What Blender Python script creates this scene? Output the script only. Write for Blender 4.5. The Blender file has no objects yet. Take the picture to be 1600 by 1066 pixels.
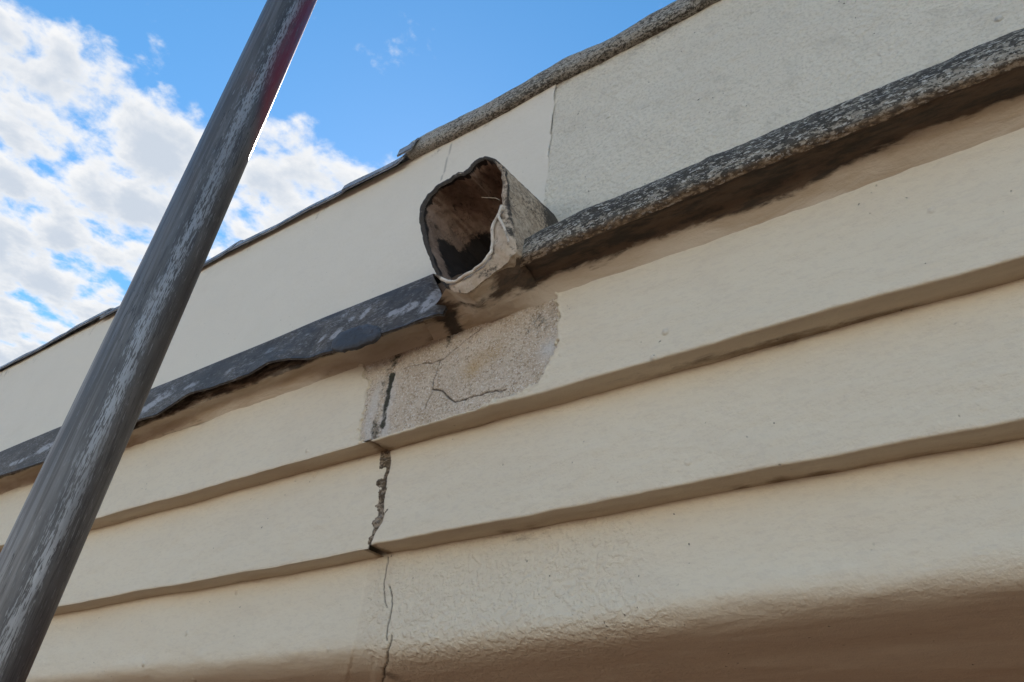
import bpy, math, random
import numpy as np
from mathutils import Matrix, Vector

sc = bpy.context.scene
C = sc.collection
EYE = 4.4                       # height of the camera above the ground, metres
S = 0.62                        # building drawing units -> metres

# ------------------------------------------------------------------ camera
F = 1260.0
PP = np.array([800.0, 533.0])
def unit(v):
    v = np.asarray(v, float)
    return v / np.linalg.norm(v)
_L = np.array([-1150.0, 1180.0]) - PP
_vx = 200.0
_vy = (-_L[0] * _vx - F * F) / _L[1]
AX = -unit([_L[0], _L[1], F])
AZ = unit([_vx, _vy, F])
AY = np.cross(AZ, AX)
def ray(p):
    d = np.array([p[0] - PP[0], p[1] - PP[1], F])
    return np.array([d @ AX, d @ AY, d @ AZ])

cam_d = bpy.data.cameras.new('camera')
cam_d.sensor_width = 36.0
cam_d.lens = F / 1600.0 * 36.0
cam_d.clip_start = 0.02
cam_d.clip_end = 3000.0
cam = bpy.data.objects.new('camera', cam_d)
C.objects.link(cam)
right = Vector((AX[0], AY[0], AZ[0]))
up = -Vector((AX[1], AY[1], AZ[1]))
back = -Vector((AX[2], AY[2], AZ[2]))
M = Matrix((right, up, back)).transposed().to_4x4()
M.translation = (0, 0, EYE)
cam.matrix_world = M
sc.camera = cam

# ------------------------------------------------------------------ node helper
class NT:
    def __init__(self, nt):
        self.nt = nt
    def n(self, typ, **kw):
        nd = self.nt.nodes.new(typ)
        for k, v in kw.items():
            setattr(nd, k, v)
        return nd
    def put(self, sock, v):
        if v is None:
            return
        if hasattr(v, 'is_output'):
            self.nt.links.new(v, sock)
        elif isinstance(v, (tuple, list)) and len(v) == 3 and sock.type == 'RGBA':
            sock.default_value = (*v, 1)
        else:
            sock.default_value = v
    def m(self, op, a, b=None, c=None, clamp=False):
        nd = self.n('ShaderNodeMath', operation=op, use_clamp=clamp)
        self.put(nd.inputs[0], a); self.put(nd.inputs[1], b); self.put(nd.inputs[2], c)
        return nd.outputs[0]
    def v(self, op, a, b=None, out=0):
        nd = self.n('ShaderNodeVectorMath', operation=op)
        self.put(nd.inputs[0], a)
        if b is not None:
            if op == 'SCALE':
                self.put(nd.inputs['Scale'], b)
            else:
                self.put(nd.inputs[1], b)
        return nd.outputs['Value'] if out else nd.outputs[0]
    def noise(self, vec, scale, detail=4, rough=0.55, dist=0.0, color=False):
        nd = self.n('ShaderNodeTexNoise')
        self.put(nd.inputs['Vector'], vec)
        nd.inputs['Scale'].default_value = scale
        nd.inputs['Detail'].default_value = detail
        nd.inputs['Roughness'].default_value = rough
        nd.inputs['Distortion'].default_value = dist
        return nd.outputs['Color' if color else 'Fac']
    def voro(self, vec, scale, feature='F1', rnd=1.0):
        nd = self.n('ShaderNodeTexVoronoi', feature=feature)
        self.put(nd.inputs['Vector'], vec)
        nd.inputs['Scale'].default_value = scale
        nd.inputs['Randomness'].default_value = rnd
        return nd.outputs['Distance']
    def ramp(self, f, a, b, lo=0.0, hi=1.0):
        nd = self.n('ShaderNodeMapRange', interpolation_type='SMOOTHSTEP')
        self.put(nd.inputs[0], f)
        self.put(nd.inputs[1], a); self.put(nd.inputs[2], b)
        self.put(nd.inputs[3], lo); self.put(nd.inputs[4], hi)
        return nd.outputs[0]
    def mix(self, f, a, b, blend='MIX'):
        nd = self.n('ShaderNodeMix', data_type='RGBA', blend_type=blend)
        self.put(nd.inputs[0], f); self.put(nd.inputs[6], a); self.put(nd.inputs[7], b)
        return nd.outputs[2]
    def attr(self, name):
        nd = self.n('ShaderNodeAttribute', attribute_name=name)
        return nd.outputs['Fac']
    def co(self, sx=1, sy=1, sz=1, off=(0, 0, 0)):
        t = self.n('ShaderNodeTexCoord')
        mp = self.n('ShaderNodeMapping')
        self.put(mp.inputs[0], t.outputs['Object'])
        mp.inputs['Scale'].default_value = (sx, sy, sz)
        mp.inputs['Location'].default_value = off
        return mp.outputs[0]
    def bump(self, h, strength=1.0, dist=0.001, normal=None):
        nd = self.n('ShaderNodeBump')
        nd.inputs['Strength'].default_value = strength
        nd.inputs['Distance'].default_value = dist
        self.put(nd.inputs['Height'], h)
        if normal is not None:
            self.put(nd.inputs['Normal'], normal)
        return nd.outputs[0]

# ------------------------------------------------------------------ sky, sun, exposure
SUN_DIR = unit([-1.15, 1.0, 1.31])
SUN_EL = math.asin(SUN_DIR[2])
SUN_ROT = math.atan2(SUN_DIR[0], SUN_DIR[1])
w = bpy.data.worlds.new('World')
sc.world = w
w.use_nodes = True
w.node_tree.nodes.clear()
g = NT(w.node_tree)
sky = g.n('ShaderNodeTexSky', sky_type='NISHITA', sun_disc=False)
sky.sun_elevation = SUN_EL
sky.sun_rotation = SUN_ROT
sky.air_density = 1.0
sky.dust_density = 0.03
sky.ozone_density = 1.0
tc = g.n('ShaderNodeTexCoord')
d = g.v('NORMALIZE', tc.outputs['Generated'])
sep = g.n('ShaderNodeSeparateXYZ'); g.put(sep.inputs[0], d)
zc = g.m('MAXIMUM', sep.outputs[2], 0.06)
comb = g.n('ShaderNodeCombineXYZ')
g.put(comb.inputs[0], g.m('DIVIDE', sep.outputs[0], zc))
g.put(comb.inputs[1], g.m('DIVIDE', sep.outputs[1], zc))
pl = comb.outputs[0]
n1, n2 = unit(ray((0, 40))), unit(ray((560, 262)))
CN = unit(np.cross(n1, n2))
if CN @ unit(ray((0, 560))) < 0:
    CN = -CN
sdist = g.v('DOT_PRODUCT', d, tuple(CN), out=1)
horizon = g.ramp(sep.outputs[2], 0.38, 0.03, 0.0, 0.20)       # cover closes up towards the horizon
def cloud_density(p):
    big = g.noise(p, 4.2, 2, 0.5)
    fine = g.noise(p, 9.5, 9, 0.58, 0.1)
    bias = g.m('MINIMUM', g.m('MAXIMUM', g.m('MULTIPLY', sdist, 2.0), -0.15), 0.068)
    s = g.m('ADD', g.m('MULTIPLY', fine, 0.62), g.m('MULTIPLY', big, 0.48))
    return g.m('ADD', g.m('ADD', s, bias), horizon)
dens = cloud_density(pl)
alpha = g.ramp(dens, 0.50, 0.63)
sunh = unit([SUN_DIR[0], SUN_DIR[1], 0])
shift = g.v('ADD', pl, tuple(-0.03 * sunh))
dens2 = cloud_density(shift)
core = g.ramp(g.m('ADD', g.m('MULTIPLY', dens, 0.6), g.m('MULTIPLY', dens2, 0.4)), 0.55, 0.72)
cloudcol = g.mix(core, (1.0, 1.0, 1.0), (0.63, 0.70, 0.80))
lit = g.ramp(g.v('DOT_PRODUCT', d, tuple(SUN_DIR), out=1), 0.45, -0.5, 1.0, 5.1)      # front-lit clouds out of view are brighter, boosted further to light the wall
cloudcol = g.v('SCALE', g.mix(g.ramp(lit, 1.0, 3.0), cloudcol, g.mix(1.0, cloudcol, (1.0, 0.915, 0.79), 'MULTIPLY')), lit)
skyc = g.n('ShaderNodeHueSaturation')
skyc.inputs['Hue'].default_value = 0.492
skyc.inputs['Saturation'].default_value = 1.28
skyc.inputs['Value'].default_value = 0.55
g.put(skyc.inputs['Color'], sky.outputs[0])
b1 = g.n('ShaderNodeBackground'); g.put(b1.inputs[0], skyc.outputs[0]); b1.inputs[1].default_value = 0.05
b2 = g.n('ShaderNodeBackground'); g.put(b2.inputs[0], cloudcol); b2.inputs[1].default_value = 0.135
mx = g.n('ShaderNodeMixShader'); g.put(mx.inputs[0], alpha)
g.nt.links.new(b1.outputs[0], mx.inputs[1]); g.nt.links.new(b2.outputs[0], mx.inputs[2])
wo = g.n('ShaderNodeOutputWorld'); g.nt.links.new(mx.outputs[0], wo.inputs[0])

sun_d = bpy.data.lights.new('sun', 'SUN')
sun_d.energy = 2.2
sun_d.angle = math.radians(0.5)
sun_d.color = (1.0, 0.94, 0.85)
sun = bpy.data.objects.new('sun', sun_d)
C.objects.link(sun)
sun.location = tuple(20 * SUN_DIR)
sun.rotation_euler = Vector(tuple(-SUN_DIR)).to_track_quat('-Z', 'Y').to_euler()

vs = sc.view_settings
vs.view_transform = 'Standard'
vs.look = 'None'
vs.gamma = 1.0
vs.use_curve_mapping = False
vs.exposure = 2.87

# ------------------------------------------------------------------ numpy noise
_rng = np.random.RandomState(7)
_T = _rng.rand(4096)
def _h(ix, iy, s):
    return _T[(ix * 1619 + iy * 31337 + s * 6971 + (ix * iy) * 7) & 4095]
def vnoise(x, y, s=0):
    x = np.asarray(x, float); y = np.asarray(y, float)
    ix = np.floor(x).astype(np.int64); iy = np.floor(y).astype(np.int64)
    fx = x - ix; fy = y - iy
    fx = fx * fx * (3 - 2 * fx); fy = fy * fy * (3 - 2 * fy)
    a = _h(ix, iy, s); b = _h(ix + 1, iy, s); c = _h(ix, iy + 1, s); e = _h(ix + 1, iy + 1, s)
    return (a * (1 - fx) + b * fx) * (1 - fy) + (c * (1 - fx) + e * fx) * fy - 0.5
def fbm(x, y, s=0, oct=4, gain=0.5):
    t = 0; a = 1.0
    for k in range(oct):
        t = t + a * vnoise(np.asarray(x) * 2 ** k + 17.3 * k, np.asarray(y) * 2 ** k + 5.1 * k, s + k)
        a *= gain
    return t
def sstep(a, b, x):
    t = np.clip((x - a) / (b - a), 0, 1)
    return t * t * (3 - 2 * t)
def seg_dist(x, z, pts):
    best = np.full(np.shape(x), 1e9)
    for (x0, z0), (x1, z1) in zip(pts[:-1], pts[1:]):
        dx, dz = x1 - x0, z1 - z0
        t = np.clip(((x - x0) * dx + (z - z0) * dz) / (dx * dx + dz * dz + 1e-12), 0, 1)
        best = np.minimum(best, np.hypot(x - x0 - t * dx, z - z0 - t * dz))
    return best
def in_poly(x, z, poly):
    r = np.zeros(np.shape(x), bool)
    n = len(poly)
    for i in range(n):
        x0, z0 = poly[i]; x1, z1 = poly[(i + 1) % n]
        c = ((z0 > z) != (z1 > z)) & (x < (x1 - x0) * (z - z0) / (z1 - z0 + 1e-12) + x0)
        r ^= c
    return r
def signed(x, z, poly):                         # positive inside
    dd = seg_dist(x, z, list(poly) + [poly[0]])
    return np.where(in_poly(x, z, poly), dd, -dd)
def on_y(p, y):                                 # picture point -> (x, z) on the wall plane at depth y
    r = ray(p)
    return (r[0] / r[1] * y, r[2] / r[1] * y)
def path_y(pts, y):
    return [on_y(p, y) for p in pts]
def zoomed(pts, ox, oy, k):
    return [(ox + a / k, oy + b / k) for a, b in pts]

# ------------------------------------------------------------------ mesh helpers
def link(o, parent=None):
    C.objects.link(o)
    if parent is not None:
        o.parent = parent
    return o
def mesh_obj(name, verts, faces, mat, parent=None, attrs=None, smooth=True, loc=(0, 0, EYE), scale=S):
    me = bpy.data.meshes.new(name)
    verts = np.asarray(verts, float) * scale
    faces = np.asarray(faces, np.int32)
    k = faces.shape[1]
    me.vertices.add(len(verts)); me.vertices.foreach_set('co', verts.ravel())
    me.loops.add(faces.size); me.loops.foreach_set('vertex_index', faces.ravel())
    me.polygons.add(len(faces))
    me.polygons.foreach_set('loop_start', np.arange(0, faces.size, k, dtype=np.int32))
    me.update(calc_edges=True)
    me.validate()
    me.polygons.foreach_set('use_smooth', np.full(len(me.polygons), smooth, bool))
    for an, av in (attrs or {}).items():
        a = me.attributes.new(an, 'FLOAT', 'POINT')
        a.data.foreach_set('value', np.asarray(av, np.float32).ravel())
    me.materials.append(mat)
    o = bpy.data.objects.new(name, me)
    o.location = loc if parent is None else (0, 0, 0)
    return link(o, parent)
def grid_faces(ni, nj, mask=None, close_i=False, close_j=False):
    I = np.arange(ni if close_i else ni - 1); J = np.arange(nj if close_j else nj - 1)
    ii, jj = np.meshgrid(I, J, indexing='ij')
    i2 = (ii + 1) % ni; j2 = (jj + 1) % nj
    f = np.stack([ii * nj + jj, i2 * nj + jj, i2 * nj + j2, ii * nj + j2], -1)
    if mask is not None:
        f = f[mask[:f.shape[0], :f.shape[1]]]
    return f.reshape(-1, 4)
def grid_obj(name, X, Y, Z, mat, parent=None, attrs=None, mask=None, close_j=False, **kw):
    ni, nj = X.shape
    v = np.stack([X, Y, Z], -1).reshape(-1, 3)
    return mesh_obj(name, v, grid_faces(ni, nj, mask, close_j=close_j), mat, parent, attrs, **kw)
def profile(pts, step, rad=0.005):
    """(y,z) corner list -> evenly sampled rounded profile and outward normals."""
    pts = [np.array(p[:2], float) for p in pts]
    out = [pts[0]]
    for i in range(1, len(pts) - 1):
        p, a, b = pts[i], pts[i - 1], pts[i + 1]
        r = rad if np.isscalar(rad) else rad[i]
        ra = min(r, 0.45 * np.linalg.norm(a - p)); rb = min(r, 0.45 * np.linalg.norm(b - p))
        pa, pb = p + unit(a - p) * ra, p + unit(b - p) * rb
        for t in np.linspace(0, 1, 7):
            out.append((1 - t) ** 2 * pa + 2 * t * (1 - t) * p + t * t * pb)
    out.append(pts[-1])
    res = [out[0]]
    for a, b in zip(out[:-1], out[1:]):
        L = np.linalg.norm(b - a)
        if L < 1e-7:
            continue
        n = max(1, int(round(L / step)))
        for k in range(1, n + 1):
            res.append(a + (b - a) * k / n)
    P = np.array(res)
    tg = np.gradient(P, axis=0)
    tg /= np.linalg.norm(tg, axis=1)[:, None] + 1e-12
    N = np.stack([-tg[:, 1], tg[:, 0]], 1)     # profiles run downwards along the face: normal towards -y
    arc = np.concatenate([[0], np.cumsum(np.linalg.norm(np.diff(P, axis=0), axis=1))])
    return P, N, arc
def xs(a, b, dense=(-1.42, -0.62), fine=0.0022, mid=0.007):
    out = [a]
    while out[-1] < b - 1e-6:
        x = out[-1]
        if x < -4.2 or x > 0.45:
            s = 0.12
        elif dense[0] <= x < dense[1]:
            s = fine
        elif x < -2.0:
            s = 0.013
        else:
            s = mid
        out.append(min(x + s, b))
    return np.array(out)
def box_verts(x0, x1, y0, y1, z0, z1):
    v = [(x, y, z) for x in (x0, x1) for y in (y0, y1) for z in (z0, z1)]
    f = [(0, 1, 3, 2), (4, 6, 7, 5), (0, 4, 5, 1), (2, 3, 7, 6), (0, 2, 6, 4), (1, 5, 7, 3)]
    return v, f
def sheet(name, X, Y, Z, T, mat, parent=None, attrs=None, **kw):
    """thick sheet: a grid of outer points with a copy pushed back by T (vector array or (dx,dy,dz))"""
    ni, nj = X.shape
    o = np.stack([X, Y, Z], -1); i = o + np.asarray(T)
    v = np.concatenate([o.reshape(-1, 3), i.reshape(-1, 3)])
    f = grid_faces(ni, nj); n = ni * nj
    fs = [f, f[:, ::-1] + n]
    def strip(idx):
        a = np.array(idx[:-1]); b = np.array(idx[1:])
        fs.append(np.stack([a, b, b + n, a + n], 1))
    strip([k for k in range(nj)][::-1]); strip([(ni - 1) * nj + k for k in range(nj)])
    strip([k * nj for k in range(ni)]); strip([k * nj + nj - 1 for k in range(ni)][::-1])
    at = {k: np.concatenate([np.ravel(a), np.ravel(a)]) for k, a in (attrs or {}).items()}
    return mesh_obj(name, v, np.concatenate(fs), mat, parent, at, **kw)
def tube(path, r, n=8, close=False):
    path = np.asarray(path, float); m = len(path)
    r = np.broadcast_to(r, (m,))
    tg = np.gradient(path, axis=0); tg /= np.linalg.norm(tg, axis=1)[:, None] + 1e-12
    ref = np.array([0.31, -0.9, 0.29])
    a = np.cross(tg, ref); a /= np.linalg.norm(a, axis=1)[:, None]
    b = np.cross(tg, a)
    th = np.linspace(0, 2 * np.pi, n, endpoint=False)
    P = path[:, None, :] + r[:, None, None] * (np.cos(th)[None, :, None] * a[:, None, :] + np.sin(th)[None, :, None] * b[:, None, :])
    return P[..., 0], P[..., 1], P[..., 2]
def smooth_path(pts, n):
    pts = np.asarray(pts, float)
    s = np.concatenate([[0], np.cumsum(np.linalg.norm(np.diff(pts, axis=0), axis=1))])
    u = np.linspace(0, s[-1], n)
    out = np.stack([np.interp(u, s, pts[:, k]) for k in range(pts.shape[1])], 1)
    for _ in range(2):
        q = out.copy(); q[1:-1] = 0.25 * out[:-2] + 0.5 * out[1:-1] + 0.25 * out[2:]; out = q
    return out
def thing(name, label, cat, loc=(0, 0, EYE), group=None):
    o = bpy.data.objects.new(name, None)
    o.empty_display_size = 0.2
    o.location = loc
    C.objects.link(o)
    return tag(o, label, cat, group)
def tag(o, label, cat, group=None):
    o['label'] = label; o['category'] = cat
    if group:
        o['group'] = group
    return o

# ------------------------------------------------------------------ materials
def material(name):
    m = bpy.data.materials.new(name)
    m.use_nodes = True
    nt = m.node_tree
    b = nt.nodes['Principled BSDF']
    return m, NT(nt), b

def mat_paint(name, base, dirty, bump=1.0, mottle=0.5, specks=0.5, stretch=0.35):
    m, g, b = material(name)
    c1 = g.co()
    cs = g.co(stretch, 1, 1)
    low = g.noise(c1, 5.0, 3, 0.6)
    mid = g.noise(cs, 28.0, 5, 0.6, 0.3)
    col = g.mix(g.m('MULTIPLY', g.ramp(low, 0.35, 0.7), 0.35 * mottle), base, tuple(x * 0.86 for x in base))
    col = g.mix(g.m('MULTIPLY', g.ramp(mid, 0.5, 0.72), 0.30 * mottle), col, dirty)
    fine = g.noise(cs, 260, 3, 0.6)
    col = g.mix(g.m('MULTIPLY', g.ramp(fine, 0.50, 0.62), 0.40 * mottle), col, dirty)
    dirt_shade = g.attr('dirt_shade')
    dn = g.ramp(g.m('ADD', dirt_shade, g.m('MULTIPLY', g.m('SUBTRACT', g.noise(cs, 85, 8, 0.72, 0.3), 0.5), 1.1)), 0.28, 0.78)
    dcol = g.mix(g.noise(c1, 30, 4), (0.13, 0.085, 0.05), (0.035, 0.028, 0.02))
    dn = g.m('MULTIPLY', dn, g.ramp(dirt_shade, 0.02, 0.2))
    col = g.mix(g.m('MULTIPLY', dn, 0.85), col, dcol)
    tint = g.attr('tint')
    col = g.mix(tint, col, (0.40, 0.27, 0.16))  # brown tint; on the band undersides it paints shade into the colour
    # scattered specks and pits
    vd = g.voro(g.v('ADD', c1, g.v('SCALE', g.noise(c1, 60, 2, color=True), 0.012)), 75)
    keep = g.ramp(g.noise(c1, 17, 3), 0.53, 0.62)
    sp = g.m('MULTIPLY', g.ramp(vd, 0.10, 0.055), keep)
    col = g.mix(g.m('MULTIPLY', sp, specks), col, (0.10, 0.08, 0.06))
    ck = g.attr('crack')
    col = g.mix(g.m('MULTIPLY', ck, 0.9), col, (0.035, 0.03, 0.022))
    g.put(b.inputs['Base Color'], col)
    b.inputs['Roughness'].default_value = 0.62
    b.inputs['Specular IOR Level'].default_value = 0.155
    rough = g.attr('rough')
    h1 = g.noise(cs, 75, 3, 0.55, 0.2)
    h2 = g.noise(c1, 420, 4, 0.65)
    h4 = g.ramp(g.noise(c1, 150, 2, 0.5), 0.40, 0.66)
    area = g.ramp(g.noise(cs, 7, 3), 0.35, 0.7, 0.25, 1.0)
    h = g.m('ADD', g.m('MULTIPLY', g.m('MULTIPLY', h1, area), 1.0), g.m('MULTIPLY', h2, 0.40))
    h = g.m('ADD', h, g.m('MULTIPLY', g.m('MULTIPLY', h4, rough), 0.85))
    ridge = g.m('MULTIPLY', g.noise(g.co(0.22 * max(stretch, 0.5) / 0.5, 1, 1), 34, 2, 0.5), g.ramp(g.noise(cs, 5, 2), 0.4, 0.65, 0.2, 1.0))
    h = g.m('ADD', h, g.m('MULTIPLY', ridge, 1.5))
    h = g.m('SUBTRACT', h, g.m('MULTIPLY', sp, 1.0))
    lump = g.m('MULTIPLY', g.ramp(g.voro(c1, 26), 0.13, 0.03), g.ramp(g.noise(c1, 9, 2), 0.55, 0.62))
    h = g.m('ADD', h, g.m('MULTIPLY', lump, 1.2))
    g.put(b.inputs['Normal'], g.bump(h, 0.72 * bump, 0.0028))
    return m

CREAM = (0.775, 0.69, 0.535)
M_cornice = mat_paint('cream_masonry_paint', CREAM, (0.60, 0.52, 0.42), 1.0, 0.5, 0.6)
M_fresh = mat_paint('fresh_cream_paint', (0.77, 0.71, 0.595), (0.70, 0.64, 0.525), 0.6, 0.55, 0.25, 1.0)
M_old = mat_paint('weathered_cream_render', (0.75, 0.695, 0.57), (0.50, 0.46, 0.375), 1.5, 1.0, 0.9, 1.0)

def mat_render():
    m, g, b = material('bare_render')
    c = g.co()
    a = g.noise(c, 290, 3, 0.6)
    bb = g.noise(c, 22, 4, 0.6, 0.4)
    col = g.mix(g.ramp(bb, 0.35, 0.65), (0.60, 0.485, 0.355), (0.69, 0.585, 0.455))
    col = g.mix(g.m('MULTIPLY', g.ramp(a, 0.50, 0.60), g.ramp(g.noise(c, 60, 3, 0.6), 0.35, 0.6, 0.45, 1.0)), col, (0.42, 0.325, 0.225))
    col = g.mix(g.ramp(g.noise(c, 480, 2, 0.5), 0.56, 0.62), col, (0.78, 0.72, 0.64))
    col = g.mix(g.m('MULTIPLY', g.attr('ochre'), 0.6), col, (0.50, 0.32, 0.12))
    col = g.mix(g.m('MULTIPLY', g.attr('pale'), 0.75), col, (0.70, 0.67, 0.62))
    dirt_shade = g.attr('dirt_shade')
    dn = g.ramp(g.m('ADD', dirt_shade, g.m('MULTIPLY', g.m('SUBTRACT', g.noise(c, 160, 6, 0.7), 0.5), 1.3)), 0.30, 0.75)
    dn = g.m('MULTIPLY', dn, g.ramp(dirt_shade, 0.03, 0.25))
    col = g.mix(dn, col, g.mix(g.noise(c, 45, 3), (0.025, 0.028, 0.018), (0.075, 0.07, 0.05)))
    col = g.mix(g.m('MULTIPLY', g.attr('crack'), 0.92), col, (0.03, 0.025, 0.02))
    g.put(b.inputs['Base Color'], col)
    b.inputs['Roughness'].default_value = 0.9
    h = g.m('ADD', g.m('MULTIPLY', a, 0.9), g.m('MULTIPLY', g.noise(c, 420, 3, 0.6), 0.6))
    g.put(b.inputs['Normal'], g.bump(h, 1.0, 0.0035))
    return m
M_render = mat_render()

def mat_lead(name, base=(0.062, 0.056, 0.050), pale=(0.34, 0.34, 0.345), amt=1.0):
    m, g, b = material(name)
    c = g.co(0.45, 1, 1)
    a = g.noise(c, 30, 6, 0.65, 0.7)
    col = g.mix(g.ramp(a, 0.38, 0.66), base, tuple(x * 2.1 for x in base))
    pa = g.attr('pale')
    pn = g.ramp(g.m('ADD', g.m('MULTIPLY', pa, 0.9), g.m('MULTIPLY', g.m('SUBTRACT', g.noise(c, 70, 5, 0.6, 1.0), 0.5), 1.2)), 0.32, 0.72)
    pn = g.m('MULTIPLY', pn, g.ramp(pa, 0.03, 0.22))
    stk = g.m('MULTIPLY', g.ramp(g.noise(g.co(0.5, 1, 1.6), 260, 3, 0.6, 0.3), 0.52, 0.62), g.ramp(a, 0.40, 0.56))
    col = g.mix(g.m('MULTIPLY', stk, 0.45 * amt), col, pale)
    col = g.mix(g.m('MULTIPLY', pn, amt), col, pale)
    col = g.mix(g.m('MULTIPLY', g.ramp(g.noise(g.co(1, 1, 1), 120, 4, 0.65), 0.53, 0.62), 0.6), col, (0.045, 0.038, 0.033))
    g.put(b.inputs['Base Color'], col)
    b.inputs['Metallic'].default_value = 0.15
    b.inputs['Specular IOR Level'].default_value = 0.3
    g.put(b.inputs['Roughness'], g.ramp(a, 0.3, 0.7, 0.55, 0.75))
    
    h = g.m('ADD', g.m('MULTIPLY', g.noise(c, 40, 4, 0.6), 1.0), g.m('MULTIPLY', g.noise(g.co(), 260, 3, 0.6), 0.25))
    g.put(b.inputs['Normal'], g.bump(h, 0.5, 0.002))
    return m
M_lead = mat_lead('weathered_lead')
M_lead_cop = mat_lead('coping_lead', (0.20, 0.215, 0.235), (0.34, 0.36, 0.39), 0.6)
M_lead_dark = mat_lead('dark_lead', (0.05, 0.053, 0.06), (0.2, 0.21, 0.23), 0.5)

def mat_cement(name, dark=(0.055, 0.048, 0.036), light=(0.35, 0.315, 0.25), amount=0.8, bump=1.0):
    m, g, b = material(name)
    c = g.co(0.5, 1, 1)
    c1 = g.co()
    lich = g.attr('lichen')
    a = g.noise(c, 270, 4, 0.6, 0.2)
    f = g.m('ADD', a, g.m('MULTIPLY', g.m('SUBTRACT', lich, 0.5), 0.20))
    col = g.mix(g.ramp(f, 0.46, 0.57), light, g.mix(g.ramp(g.noise(c1, 35, 4), 0.4, 0.65), dark, tuple(x * 2.0 for x in dark)))
    spots = g.ramp(g.noise(c, 330, 2, 0.5), 0.585, 0.63)
    col = g.mix(g.m('MULTIPLY', spots, amount), col, (0.58, 0.55, 0.48))
    col = g.mix(g.m('MULTIPLY', g.ramp(g.noise(c1, 400, 2, 0.5), 0.56, 0.61), 0.75), col, (0.03, 0.026, 0.02))
    tint = g.attr('tint')
    col = g.mix(g.m('MULTIPLY', tint, 0.75), col, g.mix(g.ramp(a, 0.4, 0.6), (0.27, 0.17, 0.085), (0.09, 0.055, 0.03)))
    g.put(b.inputs['Base Color'], col)
    b.inputs['Roughness'].default_value = 0.92
    h = g.m('ADD', g.m('MULTIPLY', a, 1.0), g.m('MULTIPLY', g.noise(c1, 300, 4, 0.65), 0.6))
    g.put(b.inputs['Normal'], g.bump(h, 0.9 * bump, 0.003))
    return m
M_cement = mat_cement('lichened_cement')
M_cement_cop = mat_cement('grey_cement_coping', (0.08, 0.075, 0.062), (0.40, 0.375, 0.32), 0.4)

def mat_soffit():
    m, g, b = material('stained_soffit')
    c = g.co(0.3, 1, 1); c1 = g.co()
    dirt_shade = g.attr('dirt_shade')
    base = g.mix(g.ramp(g.noise(c, 26, 5, 0.6, 0.6), 0.35, 0.7), (0.62, 0.53, 0.41), (0.47, 0.36, 0.24))
    dn = g.ramp(g.m('ADD', dirt_shade, g.m('MULTIPLY', g.m('SUBTRACT', g.noise(c, 105, 5, 0.66, 0.4), 0.5), 1.25)), 0.30, 0.72)
    dn = g.m('MULTIPLY', dn, g.ramp(dirt_shade, 0.02, 0.2))
    dc = g.mix(g.ramp(g.noise(c, 65, 6, 0.7), 0.4, 0.62), (0.10, 0.062, 0.036), (0.02, 0.015, 0.011))
    col = g.mix(g.m('MULTIPLY', dn, 0.92), base, dc)
    col = g.mix(g.m('MULTIPLY', g.attr('crack'), 0.9), col, (0.025, 0.02, 0.015))
    g.put(b.inputs['Base Color'], col)
    b.inputs['Roughness'].default_value = 0.88
    h = g.m('ADD', g.m('MULTIPLY', g.noise(c, 60, 6, 0.68, 0.6), 1.3), g.m('MULTIPLY', g.noise(c1, 260, 3, 0.6), 0.4))
    g.put(b.inputs['Normal'], g.bump(h, 0.7, 0.003))
    return m
M_soffit = mat_soffit()

def mat_pipe(name, base, dark, light, scale=190, width=0.08, speck=0.6):
    m, g, b = material(name)
    c = g.co()
    a = g.m('ADD', g.m('MULTIPLY', g.noise(c, scale, 4, 0.62, 0.2), 0.6), g.m('MULTIPLY', g.noise(c, scale * 0.3, 3, 0.6, 0.4), 0.4))
    col = g.mix(g.ramp(a, 0.5 - width, 0.5 + width), light, base)
    col = g.mix(g.m('MULTIPLY', g.m('MULTIPLY', g.ramp(g.noise(c, 420, 2, 0.5), 0.53, 0.62), g.ramp(g.noise(c, 48, 3, 0.6), 0.42, 0.60)), speck), col, tuple(x * 0.3 for x in base))
    col = g.mix(g.ramp(g.noise(c, 30, 5, 0.65, 0.4), 0.55, 0.68), col, tuple(x * 0.45 for x in base))
    dirt_shade = g.attr('dirt_shade')
    dn = g.ramp(g.m('ADD', dirt_shade, g.m('MULTIPLY', g.m('SUBTRACT', g.noise(c, 170, 7, 0.72), 0.5), 1.3)), 0.34, 0.68)
    dn = g.m('MULTIPLY', dn, g.ramp(dirt_shade, 0.02, 0.2))
    col = g.mix(g.m('MULTIPLY', dn, 0.95), col, dark)
    col = g.mix(g.m('MULTIPLY', g.attr('crack'), 0.85), col, (0.035, 0.025, 0.02))
    g.put(b.inputs['Base Color'], col)
    b.inputs['Roughness'].default_value = 0.85
    h = g.m('ADD', g.m('MULTIPLY', a, 1.0), g.m('MULTIPLY', g.noise(c, 330, 4, 0.6), 0.5))
    g.put(b.inputs['Normal'], g.bump(h, 0.8, 0.0025))
    return m
M_pipe_out = mat_pipe('spout_casing', (0.34, 0.255, 0.17), (0.032, 0.026, 0.018), (0.53, 0.42, 0.30), 170, 0.10, 0.8)
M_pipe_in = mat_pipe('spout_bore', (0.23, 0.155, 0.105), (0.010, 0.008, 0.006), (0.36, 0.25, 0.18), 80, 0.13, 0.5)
M_face = mat_pipe('spout_lip_mortar', (0.46, 0.36, 0.25), (0.035, 0.027, 0.018), (0.60, 0.485, 0.36), 60, 0.15, 0.25)
M_lip = mat_pipe('torn_spout_lip', (0.62, 0.53, 0.42), (0.10, 0.07, 0.04), (0.74, 0.67, 0.56), 70, 0.15, 0.15)

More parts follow.
